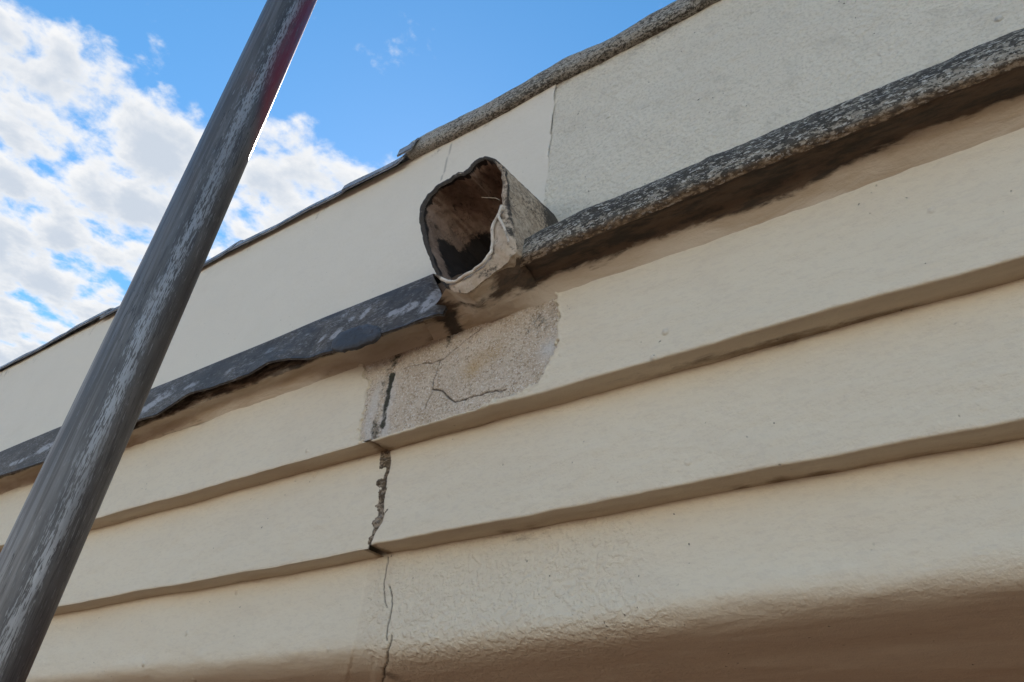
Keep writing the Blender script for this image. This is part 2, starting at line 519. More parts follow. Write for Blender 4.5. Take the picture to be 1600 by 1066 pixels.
def mat_plain(name, col, rough=0.8, metal=0.0, nscale=20, var=0.3, bump=0.3):
    m, g, b = material(name)
    c = g.co()
    a = g.noise(c, nscale, 5, 0.6)
    g.put(b.inputs['Base Color'], g.mix(g.ramp(a, 0.3, 0.7), tuple(x * (1 - var) for x in col), tuple(min(1, x * (1 + var)) for x in col)))
    b.inputs['Roughness'].default_value = rough
    b.inputs['Metallic'].default_value = metal
    g.put(b.inputs['Normal'], g.bump(g.noise(c, nscale * 6, 4), bump, 0.003))
    return m
M_mortar = mat_cement('crumbled_mortar', (0.10, 0.08, 0.055), (0.46, 0.39, 0.30), 0.4, 1.3)
M_ground = mat_plain('brick_paving_ground', (0.05, 0.028, 0.016), 0.9, 0, 3.0, 0.25, 0.4)
M_brown = mat_plain('red_brown_masonry', (0.24, 0.125, 0.07), 0.9, 0, 8.0, 0.25)
M_roof = mat_plain('felt_roof', (0.10, 0.10, 0.10), 0.9, 0, 6.0, 0.2)
M_straw = mat_plain('straw', (0.62, 0.48, 0.30), 0.8, 0, 50, 0.2)
M_web = mat_plain('grime_thread', (0.03, 0.025, 0.02), 0.9, 0, 50, 0.2)

def mat_pole():
    m, g, b = material('scratched_galvanised_steel')
    c = g.co(1, 1, 0.07)
    c3 = g.co(1, 1, 0.25)
    a = g.noise(c, 420, 6, 0.66)
    low = g.noise(g.co(1, 1, 0.3), 34, 4, 0.6)
    t = g.n('ShaderNodeTexCoord')
    sp = g.n('ShaderNodeSeparateXYZ'); g.put(sp.inputs[0], t.outputs['Object'])
    ang = g.m('ARCTAN2', sp.outputs[1], sp.outputs[0])
    col = g.mix(g.ramp(low, 0.35, 0.65), (0.082, 0.078, 0.077), (0.145, 0.136, 0.130))
    dk = g.noise(g.co(1, 1, 0.06), 480, 2, 0.5)
    col = g.mix(g.m('MULTIPLY', g.ramp(dk, 0.52, 0.62), 0.42), col, (0.035, 0.032, 0.032))
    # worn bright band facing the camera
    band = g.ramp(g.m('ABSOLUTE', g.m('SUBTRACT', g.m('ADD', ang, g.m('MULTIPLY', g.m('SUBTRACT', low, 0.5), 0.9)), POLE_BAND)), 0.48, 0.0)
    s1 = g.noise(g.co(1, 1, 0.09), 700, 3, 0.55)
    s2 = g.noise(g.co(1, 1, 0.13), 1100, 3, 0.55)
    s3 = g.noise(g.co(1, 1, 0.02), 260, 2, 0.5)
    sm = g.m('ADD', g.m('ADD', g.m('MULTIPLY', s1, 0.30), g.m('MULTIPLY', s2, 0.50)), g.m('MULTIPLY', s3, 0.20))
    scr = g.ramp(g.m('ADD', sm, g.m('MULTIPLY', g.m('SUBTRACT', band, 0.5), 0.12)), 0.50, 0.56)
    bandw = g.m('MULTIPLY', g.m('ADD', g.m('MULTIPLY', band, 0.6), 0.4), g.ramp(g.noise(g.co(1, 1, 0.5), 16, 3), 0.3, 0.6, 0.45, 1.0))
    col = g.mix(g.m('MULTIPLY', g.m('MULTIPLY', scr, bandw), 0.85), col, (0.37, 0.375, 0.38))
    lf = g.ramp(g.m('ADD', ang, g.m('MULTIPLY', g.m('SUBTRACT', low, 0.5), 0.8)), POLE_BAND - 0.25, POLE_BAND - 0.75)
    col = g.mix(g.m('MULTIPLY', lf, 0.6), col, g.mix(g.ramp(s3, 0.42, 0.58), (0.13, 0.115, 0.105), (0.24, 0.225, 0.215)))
    # flecks of old silver elsewhere
    fl = g.ramp(g.noise(c, 520, 3, 0.6), 0.66, 0.74)
    col = g.mix(g.m('MULTIPLY', fl, 0.5), col, (0.42, 0.42, 0.43))
    # remains of dark red paint high on the right-hand side
    zz = sp.outputs[2]
    rz = g.m('MULTIPLY', g.ramp(zz, RED_Z0, RED_Z0 + 0.12), g.ramp(zz, RED_Z1 + 0.25, RED_Z1))
    red_at = g.m('ADD', RED_A, g.ramp(zz, RED_Z0, RED_Z0 + 0.16, 0.65, -0.05))
    ra = g.ramp(g.m('ADD', ang, g.m('MULTIPLY', g.m('SUBTRACT', g.noise(c3, 60, 5), 0.5), 0.7)), red_at, g.m('ADD', red_at, 0.75))
    red = g.m('MULTIPLY', g.m('MULTIPLY', rz, ra), g.ramp(g.noise(c3, 120, 7, 0.7), 0.80, 0.50))
    col = g.mix(g.m('MULTIPLY', red, 0.92), col, (0.20, 0.018, 0.032))
    ru = g.m('MULTIPLY', g.ramp(g.noise(g.co(1, 1, 0.4), 45, 5, 0.6), 0.55, 0.68), g.ramp(zz, RED_Z1 - 0.16, RED_Z1))
    col = g.mix(g.m('MULTIPLY', ru, 0.7), col, (0.30, 0.15, 0.11))
    # long dark wires of dirt and small white scratches
    wv = g.m('MULTIPLY', g.ramp(g.m('ABSOLUTE', g.m('SUBTRACT', g.noise(g.co(1, 1, 0.05), 150, 4, 0.6), 0.5)), 0.012, 0.002), g.ramp(low, 0.5, 0.6))
    col = g.mix(g.m('MULTIPLY', wv, 0.75), col, (0.03, 0.03, 0.03))
    g.put(b.inputs['Base Color'], col)
    b.inputs['Metallic'].default_value = 0.45
    g.put(b.inputs['Roughness'], g.ramp(a, 0.3, 0.7, 0.36, 0.52))
    h = g.m('ADD', g.m('MULTIPLY', a, 0.6), g.m('MULTIPLY', scr, 0.5))
    g.put(b.inputs['Normal'], g.bump(h, 0.35, 0.0006))
    return m

# ------------------------------------------------------------------ ground
gv = np.array([(-600, -600, 0), (600, -600, 0), (600, 600, 0), (-600, 600, 0)], float)
ground = mesh_obj('ground', gv, [(0, 1, 2, 3)], M_ground, None, smooth=False, loc=(0, 0, 0), scale=1.0)
ground['kind'] = 'structure'

# ------------------------------------------------------------------ the building
bld = thing('building', 'cream painted building with stepped cornice mouldings, cement ledge and tall plain parapet', 'building')
X0, X1 = -9.0, 3.0
Y1, Y2, Y3, YP = 1.0, 1.05, 1.103, 1.11
KC = 1.082
ZB1, ZB2 = 0.735, 0.527
ZG = -EYE / S

# --- mask curves
patch_poly = path_y(zoomed([(215, 530), (224, 565), (226, 600), (240, 640), (252, 665), (248, 705), (235, 740), (226, 780), (214, 820), (212, 870),
    (200, 905), (186, 950), (240, 1010), (420, 930), (660, 850), (830, 790), (960, 735), (1060, 700), (1130, 655), (1165, 600), (1205, 545), (1236, 470), (1244, 400), (1238, 320),
    (1238, 255), (1220, 205), (1190, 178), (1150, 150), (1000, 150), (640, 330), (430, 430)], 500, 400, 3.33), Y1)
def patch_field(x, z):
    f = signed(x, z, patch_poly)
    return f + 0.014 * fbm(x * 60, z * 60, 3, 5, 0.7)
cracks1 = [(0.0022, zoomed([(830, 375), (760, 430), (700, 480), (655, 515), (620, 540), (603, 585), (590, 620), (580, 660), (575, 690)], 500, 400, 3.33)),
           (0.0028, zoomed([(575, 690), (612, 694), (640, 708), (668, 735), (690, 752), (740, 742), (800, 722), (860, 705), (905, 698), (960, 690)], 500, 400, 3.33)),
           (0.0020, zoomed([(620, 540), (580, 550), (540, 553), (480, 566), (430, 582)], 500, 400, 3.33)),
           (0.0030, zoomed([(660, 315), (676, 345), (664, 385), (668, 420), (652, 470)], 500, 400, 3.33)),
           (0.0015, zoomed([(575, 700), (560, 740), (542, 790)], 500, 400, 3.33))]
cracks1 = [(w_, path_y(p, Y1)) for w_, p in cracks1]
streak = path_y(zoomed([(398, 480), (385, 530), (366, 575), (352, 620), (338, 650), (322, 720), (300, 800), (286, 860), (285, 940)], 500, 400, 3.33), Y1)
streak2 = path_y(zoomed([(372, 620), (352, 700), (335, 790), (322, 880)], 500, 400, 3.33), Y1)

# --- upper band (its underside included)
def wob(x, s, a=0.004):
    return a * fbm(x * 2.3, x * 0 + s, s, 3) + a * 0.5 * fbm(x * 14, x * 0 + s, s + 5, 3)
P, N, arc = profile([(1.0, 1.02), (1.0, ZB1), (1.062, ZB1 + 0.001)], 0.0026, 0.005)
xx = xs(X0, X1, (-1.32, -0.66))
Xg, _ = np.meshgrid(xx, arc, indexing='ij')
Yg = np.broadcast_to(P[:, 0], Xg.shape).copy(); Zg = np.broadcast_to(P[:, 1], Xg.shape).copy()
jz = sstep(-1.165, -1.155, Xg)                                    # the two casts meet at a joint
low = sstep(0.95, 0.75, Zg)
Zg += (wob(Xg, 11) - 0.004 * jz + 0.003) * low
pf = patch_field(Xg, Zg)
face = sstep(1.004, 1.001, Yg)
disp = 0.004 * fbm(Xg * 3, Zg * 8, 21, 3) * 1.0 + 0.0016 * fbm(Xg * 26, Zg * 40, 22, 4)
Yg += disp * np.maximum(face, 0.4) - 0.0025 * np.exp(-((pf + 0.004) / 0.003) ** 2) * face + 0.012 * sstep(-0.0015, 0.0015, pf) * face * sstep(ZB1 + 0.002, ZB1 + 0.010, Zg) + 0.003 * (1 - jz) * face
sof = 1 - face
jointline = np.abs(Xg + 1.1585 - 0.003 * fbm(Yg * 60, Yg * 0, 5))
ck = sstep(0.0045, 0.002, jointline) * sof
Zg += 0.006 * ck
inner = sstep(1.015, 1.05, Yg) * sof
dirt_shade = 0.45 * inner * (0.7 + 1.0 * fbm(Xg * 5, Yg * 30, 31)) + 0.32 * sof * sstep(-0.15, 0.4, fbm(Xg * 2.2, Yg * 20, 35, 4)) + 0.7 * sof * np.exp(-((Xg + 1.16) / 0.02) ** 2)  # inner-corner grime, plus patchy underside darkening that paints in shade
dirt_shade += 0.28 * np.exp(-((Zg - ZB1 - 0.004) / 0.006) ** 2) * sstep(0.15, 0.5, fbm(Xg * 40, Zg * 0, 34)) * face
dirt_shade += 0.42 * sstep(0.03, 0.0, np.abs(Zg - 0.985)) * face * (0.5 + fbm(Xg * 4, Zg * 9, 33))
grid_obj('cornice_band', Xg, Yg, Zg, M_cornice, bld, dict(dirt_shade=dirt_shade, crack=ck, rough=0.08 + 0 * Xg, tint=0.60 * sof * (0.7 + 0.6 * fbm(Xg * 4, Yg * 30, 36, 4))))  # tint browns the whole underside, its shade put into the colour

# --- bare render patch sitting in the stripped area
px_ = np.arange(-1.30, -0.66, 0.0017); pz_ = np.arange(0.722, 0.99, 0.0017)
Xg, Zg = np.meshgrid(px_, pz_, indexing='ij')
pf = patch_field(Xg, Zg)
Yg = 1.0045 + 0.003 * fbm(Xg * 18, Zg * 18, 41, 4) + 0.002 * fbm(Xg * 90, Zg * 90, 42, 3, 0.7)
ck = np.zeros_like(Xg)
for w_, p in cracks1:
    dd = seg_dist(Xg + 0.003 * fbm(Xg * 70, Zg * 70, 43), Zg + 0.003 * fbm(Xg * 70, Zg * 70, 44), p)
    w_ = w_ * 0.68
    ck = np.maximum(ck, sstep(w_ * 1.25, w_ * 0.45, dd) * np.clip(0.85 + 1.2 * fbm(Xg * 35, Zg * 35, 45), 0, 1))
Yg += 0.004 * np.clip(ck, 0, 1)
sd = seg_dist(Xg + 0.006 * fbm(Xg * 40, Zg * 40, 46), Zg, streak)
zrel = np.clip((Zg - 0.735) / 0.23, 0, 1)
dirt_shade = sstep(0.030, 0.002, sd + 0.008 * fbm(Xg * 60, Zg * 25, 47, 4)) * (0.34 + 0.30 * np.abs(zrel - 0.45) * 2) + 0.6 * sstep(0.012, 0.002, seg_dist(Xg, Zg, streak2))
dirt_shade += 0.55 * sstep(0.03, 0.003, seg_dist(Xg, Zg, cracks1[3][1])) * sstep(0.87, 0.95, Zg)
def blob(px, r, y, ax=1.0):
    cx, cz = on_y(px, y)
    return np.exp(-(((Xg - cx) / (r * ax)) ** 2 + ((Zg - cz) / r) ** 2))
dirt_shade += 0.42 * blob((845, 500), 0.05, Y1, 1.2)
dirt_shade += 0.3 * sstep(0.955, 0.972, Zg)
ochre = blob((735, 575), 0.025, Y1) * 0.9 + 0.6 * blob((765, 552), 0.025, Y1, 1.6) + 0.5 * sstep(0.93, 0.97, Zg) * sstep(-1.1, -0.9, Xg)
pale = blob((856, 545), 0.022, Y1) * 1.2 + 0.8 * sstep(0.02, 0.004, np.abs(sd - 0.022)) * sstep(0.93, 0.83, Zg) + 0.25 * blob((690, 500), 0.05, Y1)
zb = ZB1 + wob(Xg, 11) - 0.004 * sstep(-1.165, -1.155, Xg) + 0.003
keep = (pf > -0.001) & (Zg > zb + 0.0035)
grid_obj('bare_render_patch', Xg, Yg, Zg, M_render, bld,
         dict(dirt_shade=dirt_shade, crack=ck, ochre=ochre, pale=pale), mask=keep)['label'] = 'patch of bare cracked render where the cream paint has come away'

# --- middle band: two lengths with an open crumbled joint between them
gapL = path_y(zoomed([(372, 330), (358, 350), (353, 400), (345, 460), (338, 500), (332, 540), (322, 590), (312, 640), (298, 690), (290, 730), (296, 770), (285, 810), (268, 860), (256, 890), (246, 925), (244, 960)], 500, 600, 3.553), Y2)
gapR = path_y(zoomed([(390, 330), (390, 350), (394, 400), (398, 440), (384, 480), (376, 530), (370, 580), (362, 640), (362, 690), (358, 725), (346, 770), (330, 810), (302, 850), (278, 885), (268, 925), (268, 960)], 500, 600, 3.553), Y2)
def edge_x(pts, z):
    zz = np.array([p[1] for p in pts])[::-1]; xv = np.array([p[0] for p in pts])[::-1]
    return np.interp(z, zz, xv)
P, N, arc = profile([(Y2, 0.80), (Y2, ZB2), (1.118, ZB2 + 0.001)], 0.0026, 0.005)
for side in (-1, 1):
    u = np.linspace(0, 1, 2)
    xx = xs(X0, -1.14, (-1.30, -1.1)) if side < 0 else xs(-1.14, X1, (-1.2, -0.80))
    Xg, _ = np.meshgrid(xx, arc, indexing='ij')
    Yg = np.broadcast_to(P[:, 0], Xg.shape).copy(); Zg = np.broadcast_to(P[:, 1], Xg.shape).copy()
    eL, eR = edge_x(gapL, Zg), edge_x(gapR, Zg)
    ge = (eL + 0.22 * (eR - eL) if side < 0 else eR - 0.22 * (eR - eL)) + 0.005 * fbm(Zg * 60, Zg * 0, 51 + side, 4, 0.6)
    # slide the end of the band onto the ragged edge
    wgt = np.exp(-np.abs(Xg + 1.14) / 0.10)
    Xg = Xg + (ge + 1.14) * wgt
    low = sstep(0.78, 0.55, Zg)
    Zg += (wob(Xg, 61 + side) + (0.004 if side > 0 else -0.001)) * low
    face = sstep(Y2 + 0.004, Y2 + 0.001, Yg)
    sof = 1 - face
    end = np.exp(-np.abs(Xg - ge) / 0.006)
    Yg += (0.004 * fbm(Xg * 3, Zg * 8, 62, 3) + 0.002 * fbm(Xg * 22, Zg * 40, 63, 4)) * np.maximum(face, 0.4) + 0.004 * end * face
    if side < 0:
        Yg += 0.003 * face
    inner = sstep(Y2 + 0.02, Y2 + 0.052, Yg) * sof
    dirt_shade = 0.45 * inner * (0.6 + 1.0 * fbm(Xg * 5, Yg * 30, 64)) + 0.32 * sof * sstep(-0.15, 0.4, fbm(Xg * 2.2, Yg * 20, 67, 4)) + 0.8 * sof * np.exp(-((Xg - ge) / 0.012) ** 2)  # corner and joint grime, with underside shade painted into the same mask
    dirt_shade += 0.40 * sstep(0.715, 0.735, Zg) * (0.4 + fbm(Xg * 6, Zg * 12, 65)) + 0.6 * np.exp(-np.abs(Xg - ge) / 0.003)
    dirt_shade += 0.28 * np.exp(-((Zg - ZB2 - 0.004) / 0.006) ** 2) * sstep(0.15, 0.5, fbm(Xg * 40, Zg * 0, 66)) * face
    # grime spots under the edge on the right
    if side > 0:
        for cx in (-0.86, -0.80, -0.42, -0.30, -0.36):
            dirt_shade += 0.4 * np.exp(-((Xg - cx) / 0.022) ** 2 - ((Yg - 1.10) / 0.018) ** 2) * sof
    rough = 0.08 + 0.12 * sstep(-1.2, -0.4, Xg)
    grid_obj('cornice_band', Xg, Yg, Zg, M_cornice, bld, dict(dirt_shade=dirt_shade, crack=0 * Xg, rough=rough, tint=0.60 * sof * (0.7 + 0.6 * fbm(Xg * 4, Yg * 30, 68, 4))))  # underside shade painted into the colour through tint
# crumbled mortar in the joint
mx_, mz_ = np.meshgrid(np.arange(-1.24, -1.04, 0.0018), np.arange(0.50, 0.76, 0.0018), indexing='ij')
my = Y2 + 0.005 + 0.007 * fbm(mx_ * 45, mz_ * 45, 71, 5, 0.65)
jm = (mx_ > edge_x(gapL, mz_) - 0.012) & (mx_ < edge_x(gapR, mz_) + 0.012) & (mz_ > ZB2 + 0.006)
grid_obj('mortar_joint', mx_, my, mz_, M_mortar, bld, mask=jm, attrs= dict(lichen=0.75 + 0.7 * fbm(mx_ * 20, mz_ * 12, 73), tint=0.55 + 0 * mx_))

# --- curved moulding at the foot of the cornice
cv = [(Y3, 0.60), (Y3, 0.368)]
th = np.linspace(0, 1, 9)
a0, b0, c0, d0 = np.array([Y3, 0.368]), np.array([Y3, 0.322]), np.array([1.18, 0.320]), np.array([1.30, 0.308])
for t in th[1:]:
    cv.append(tuple((1 - t) ** 3 * a0 + 3 * t * (1 - t) ** 2 * b0 + 3 * t * t * (1 - t) * c0 + t ** 3 * d0))
cv += [(1.42, 0.301), (1.478, 0.296)]
P, N, arc = profile(cv, 0.0032, 0.01)
xx = xs(X0, X1, (-1.32, -0.92), 0.0026)
Xg, _ = np.meshgrid(xx, arc, indexing='ij')
Yg = np.broadcast_to(P[:, 0], Xg.shape).copy(); Zg = np.broadcast_to(P[:, 1], Xg.shape).copy()
NY = N[:, 0][None, :]; NZ = N[:, 1][None, :]
sgn = -1.0 if N[3, 0] > 0 else 1.0
NY = NY * sgn; NZ = NZ * sgn
A = np.broadcast_to(arc[None, :], Xg.shape)
# left of the joint the nose is softer, on the right it is rolled out a little further
dsp = 0.006 * fbm(Xg * 2.5, A * 7, 81, 3) + 0.0025 * fbm(Xg * 16, A * 30, 82, 4) * sstep(0.34, 0.24, A)
nose = np.exp(-((A - 0.255) / 0.05) ** 2)
dsp += nose * (0.004 * fbm(Xg * 6, A * 8, 83, 3) + 0.007 * sstep(-1.2, -0.7, Xg) - 0.002)
TAILR = -ray((603, 1040))[0] / ray((603, 1040))[1]
ca = path_y(zoomed([(383, 552), (378, 600), (366, 650), (366, 690), (372, 725), (378, 758)], 460, 660, 2.625), Y3)
cb = path_y(zoomed([(392, 675), (404, 720), (396, 775), (388, 810), (376, 870), (368, 930)], 460, 660, 2.625), Y3)
ck = np.zeros_like(Xg)
jx = 0.004 * fbm(A * 50, A * 0, 85, 4)
for p, w_ in ((ca, 0.0014), (cb, 0.0016)):
    ck = np.maximum(ck, sstep(w_ * 1.4, w_ * 0.4, seg_dist(Xg + jx, Zg, p)) * (Zg > 0.36))
tail = np.abs(Xg + TAILR * Yg + jx * 1.4) 
ck = np.maximum(ck, sstep(0.0028, 0.0008, tail) * (Zg <= 0.37))
dsp -= 0.003 * ck
XR = Xg / Yg
strip = 0.6 * sstep(-1.094, -1.091, XR) * sstep(-1.025, -1.04, XR)
rough = 0.08 + 0.70 * sstep(-1.21, -1.17, Xg) * sstep(-0.52, -0.66, Xg + 0.06 * fbm(A * 30, Xg * 0, 86)) * sstep(0.0, 0.06, A) 
rough = rough * (1 - 0.45 * sstep(0.20, 0.30, A)) + 0.12 * nose * sstep(-1.25, -1.1, Xg)
dsp -= 0.0025 * strip
Yg += NY * dsp; Zg += NZ * dsp
Zg += 0.024 * sstep(-1.15, -0.1, Xg) * sstep(0.50, 0.36, Zg)
dirt_shade = 0.42 * sstep(0.545, 0.51, Zg) * 0 + 0.40 * sstep(0.50, 0.53, Zg) * (0.4 + fbm(Xg * 6, A * 20, 87))
dirt_shade += 0.38 * np.exp(-((Xg + 0.80) / 0.09) ** 2 - ((Zg - 0.515) / 0.014) ** 2)
dirt_shade += 0.30 * strip * sstep(0.45, 0.33, Zg) * (0.6 + fbm(Xg * 60, A * 12, 88)) + 0.5 * np.exp(-((Xg + 1.175) / 0.03) ** 2) * sstep(0.345, 0.32, Zg)
grid_obj('curved_moulding', Xg, Yg, Zg, M_cornice, bld, dict(dirt_shade=dirt_shade, crack=ck, rough=rough, tint=0.10 * strip))

# --- ledge soffit (both lengths) and the hidden core that carries it
YL, ZL = 0.955, 0.968
P, N, arc = profile([(YL, 1.05), (YL, ZL), (0.988, ZL + 0.002), (1.004, 0.945)], [0.003][0], [0, 0.006, 0.02, 0])
xx = xs(X0, -0.93, (-1.30, -0.9))
Xg, _ = np.meshgrid(xx, arc, indexing='ij')
Yg = np.broadcast_to(P[:, 0], Xg.shape).copy(); Zg = np.broadcast_to(P[:, 1], Xg.shape).copy()
Zg += wob(Xg, 91, 0.005) + 0.003 * fbm(Xg * 20, Yg * 40, 92, 4); Yg += 0.003 * fbm(Xg * 9, Zg * 20, 93, 4)
dirt_shade = 0.60 * sstep(0.97, 0.955, Yg) + 0.35 * sstep(0.985, 1.0, Yg) * (0.5 + fbm(Xg * 6, Yg * 20, 94)) + 0.5 * sstep(-1.12, -0.95, Xg)
grid_obj('ledge_soffit', Xg, Yg, Zg, M_soffit, bld, dict(dirt_shade=dirt_shade, crack=0 * Xg))

# --- lichened cement ledge to the right of the spout
cl = [(1.13, 1.15), (0.985, 1.105), (0.945, 1.083), (0.925, 1.055), (0.912, 1.015), (0.911, 0.990), (0.922, 0.982)]
P, N, arc = profile(cl, 0.0034, 0.012)
xx = xs(-0.800, X1, (-0.86, -0.2), 0.0035, 0.005)
Xg, _ = np.meshgrid(xx, arc, indexing='ij')
Yg = np.broadcast_to(P[:, 0], Xg.shape).copy(); Zg = np.broadcast_to(P[:, 1], Xg.shape).copy()
A = np.broadcast_to(arc[None, :], Xg.shape)
dsp = 0.006 * fbm(Xg * 4, A * 6, 101, 4) + 0.004 * fbm(Xg * 30, A * 45, 102, 4, 0.6)
Yg += dsp * 0.8
Zg += 0.004 * fbm(Xg * 4, Xg * 0, 103, 3) + 0.0025 * fbm(Xg * 22, Xg * 0, 104, 3) + 0.006 * np.exp(-((Xg - 0.05) / 0.3) ** 2) * 0.5
taper = sstep(-0.80, -0.70, Xg)
Yg += (1 - taper) * 0.012
low = sstep(1.03, 0.99, Zg)
lich = 0.98 + 0.6 * fbm(Xg * 9, A * 14, 105, 3) - 0.40 * np.exp(-((Zg - 1.008) / 0.009) ** 2) - 0.3 * sstep(-0.6, -0.75, Xg) - 0.25 * sstep(-0.05, 0.15, Xg) * sstep(1.06, 1.02, Zg)
grid_obj('cement_ledge', Xg, Yg, Zg, M_cement, bld, dict(lichen=lich, tint=0.9 * sstep(0.999, 0.985, Zg)))
# its soffit, running on under the spout
P, N, arc = profile([(0.916, 0.99), (0.925, 0.985), (0.975, 0.990), (1.005, 0.940)], 0.003, [0, 0.004, 0.03, 0])
xx = xs(-0.675, X1, (-1.0, -0.5), 0.0026)
Xg, _ = np.meshgrid(xx, arc, indexing='ij')
Yg = np.broadcast_to(P[:, 0], Xg.shape).copy(); Zg = np.broadcast_to(P[:, 1], Xg.shape).copy()
under = 0 * Xg
SOF_P = P.copy()
Zg += -0.012 * under * sstep(1.0, 0.98, Yg) + 0.004 * fbm(Xg * 4, Yg * 10, 111) + 0.003 * fbm(Xg * 18, Yg * 50, 112, 4)
Yg += 0.020 * under * sstep(0.95, 0.92, Yg)
dirt_shade = (1 - under) * (1.05 * sstep(0.985, 0.955, Yg + 0.02 * fbm(Xg * 5, Xg * 0, 114)) + 0.15) + under * (0.35 + 0.5 * sstep(0.96, 0.93, Yg))
dirt_shade = dirt_shade * sstep(0.950, 0.978, Zg + 0.02 * fbm(Xg * 6, Yg * 10, 115)) + 0.12 * (0.5 + fbm(Xg * 8, Yg * 30, 113))
grid_obj('ledge_soffit', Xg, Yg, Zg, M_soffit, bld, dict(dirt_shade=dirt_shade, crack=0 * Xg))

# --- parapet: freshly painted length and old weathered length, with the hole for the spout
SEAM = -0.764 * YP
def parapet(xa, xb, y, mat, seed, amp, extra):
    xx = xs(xa, xb, (-1.4, -0.6), 0.006, 0.008)
    zz = np.arange(1.0, 1.797, 0.007)
    Xg, Zg = np.meshgrid(xx, zz, indexing='ij')
    Xg = Xg + 0.006 * fbm(Zg * 20, Zg * 0, seed + 7, 5, 0.65) * (np.abs(Xg - SEAM) < 1e-6)
    Yg = y + 0.006 * fbm(Xg * 1.5, Zg * 3, seed, 3) + amp * fbm(Xg * 25, Zg * 25, seed + 1, 4)
    hole = ((Xg + 0.915) / 0.098) ** 2 + ((Zg - 1.165) / 0.118) ** 2 < 1
    at = dict(crack=0 * Xg, tint=0 * Xg)
    at.update(extra(Xg, Zg))
    return grid_obj('parapet_wall', Xg, Yg, Zg, mat, bld, at, mask=~hole)
def ex_new(x, z):
    ckp = path_y(zoomed([(428, 20), (412, 90), (395, 140), (385, 190), (368, 245)], 600, 220, 4.1), YP)
    c = sstep(0.0035, 0.0012, seg_dist(x + 0.004 * fbm(z * 30, z * 0, 3), z, ckp)) * 0.5
    return dict(dirt_shade=0.26 * sstep(1.70, 1.77, z + 0.02 * fbm(x * 12, z * 3, 135)) + 0.13 * sstep(0.15, 0.6, fbm(x * 22, z * 1.2, 136)) + 0.10 * sstep(0.2, 0.6, fbm(x * 4, z * 4, 137)), rough=0.05 + 0 * x, crack=c)
def ex_old(x, z):
    dt = 0.26 * np.exp(-np.maximum(x - SEAM, 0) / 0.06) * (0.8 + fbm(x * 10, z * 12, 133)) + 0.26 * sstep(0.0, 0.5, fbm(x * 3, z * 5, 131)) + 0.2 * sstep(1.72, 1.77, z)
    dt += 0.18 * sstep(0.1, 0.6, fbm(x * 14, z * 3, 132))
    return dict(dirt_shade=dt, rough=0.35 + 0 * x)
p_new = parapet(X0, SEAM, YP, M_fresh, 121, 0.0008, ex_new)
p_new['label'] = 'smooth newly painted length of parapet'
p_old = parapet(SEAM - 0.003, X1, YP + 0.0004, M_old, 125, 0.0018, ex_old)
p_old['label'] = 'rough greyed length of parapet'

# --- cement coping on the right half of the parapet
XC = -1.262
cc = [(1.50, 1.745), (1.06, 1.738), (1.022, 1.722), (1.006, 1.690), (1.003, 1.655), (1.007, 1.648), (1.013, 1.640), (1.035, 1.642)]
P, N, arc = profile(cc, 0.005, 0.012)
xx = xs(XC, X1, (-1.3, -0.3), 0.004, 0.006)
Xg, _ = np.meshgrid(xx, arc, indexing='ij')
Yg = np.broadcast_to(P[:, 0], Xg.shape).copy(); Zg = np.broadcast_to(P[:, 1], Xg.shape).copy()
A = np.broadcast_to(arc[None, :], Xg.shape)
Yg += 0.004 * fbm(Xg * 4, A * 4, 141, 3) + 0.003 * fbm(Xg * 25, A * 30, 142, 4)
Zg += 0.009 * fbm(Xg * 5, Xg * 0, 143, 3) + 0.003 * fbm(Xg * 20, A * 6, 144, 3) - 0.012 * np.exp(-((Xg + 0.62) / 0.05) ** 2) * sstep(1.65, 1.70, Zg)
lich = 0.42 + 0.55 * fbm(Xg * 10, A * 10, 145, 3) + 0.35 * sstep(1.652, 1.63, Zg) - 0.2 * sstep(-1.0, -1.2, Xg)
grid_obj('cement_coping', Xg * KC, Yg * KC, Zg * KC, M_cement_cop, bld, dict(lichen=lich, tint=0.5 * sstep(1.65, 1.63, Zg)))

# --- solid body behind the mouldings
v, f = box_verts(X0 + 0.02, X1 - 0.02, 1.60, 14.0, ZG, 1.02)
mesh_obj('wall', v, f, M_fresh, bld, smooth=False)
v, f = box_verts(X0 + 0.01, X1 - 0.01, 1.30, 1.598, 0.340, 1.785)
mesh_obj('wall_core', v, f, M_fresh, bld, smooth=False)
v, f = box_verts(X0 + 0.03, X1 - 0.03, 1.47, 1.596, ZG, 0.336)
mesh_obj('wall', v, f, M_brown, bld, smooth=False)
v, f = box_verts(X0 + 0.02, X1 - 0.02, 1.602, 14.0, 1.024, 1.05)
mesh_obj('roof', v, f, M_roof, bld, smooth=False)
v, f = box_verts(X0, X1, 1.125, 1.61, 1.787, 1.799)
mesh_obj('coping_bed', v, f, M_cement_cop, bld, smooth=False)
for xe in (X0, X1):                                               # returns that close the two ends
    v, f = box_verts(xe - 0.02, xe + 0.02, 1.128, 1.30, 0.5, 1.785)
    mesh_obj('end_wall', v, f, M_fresh, bld, smooth=False)

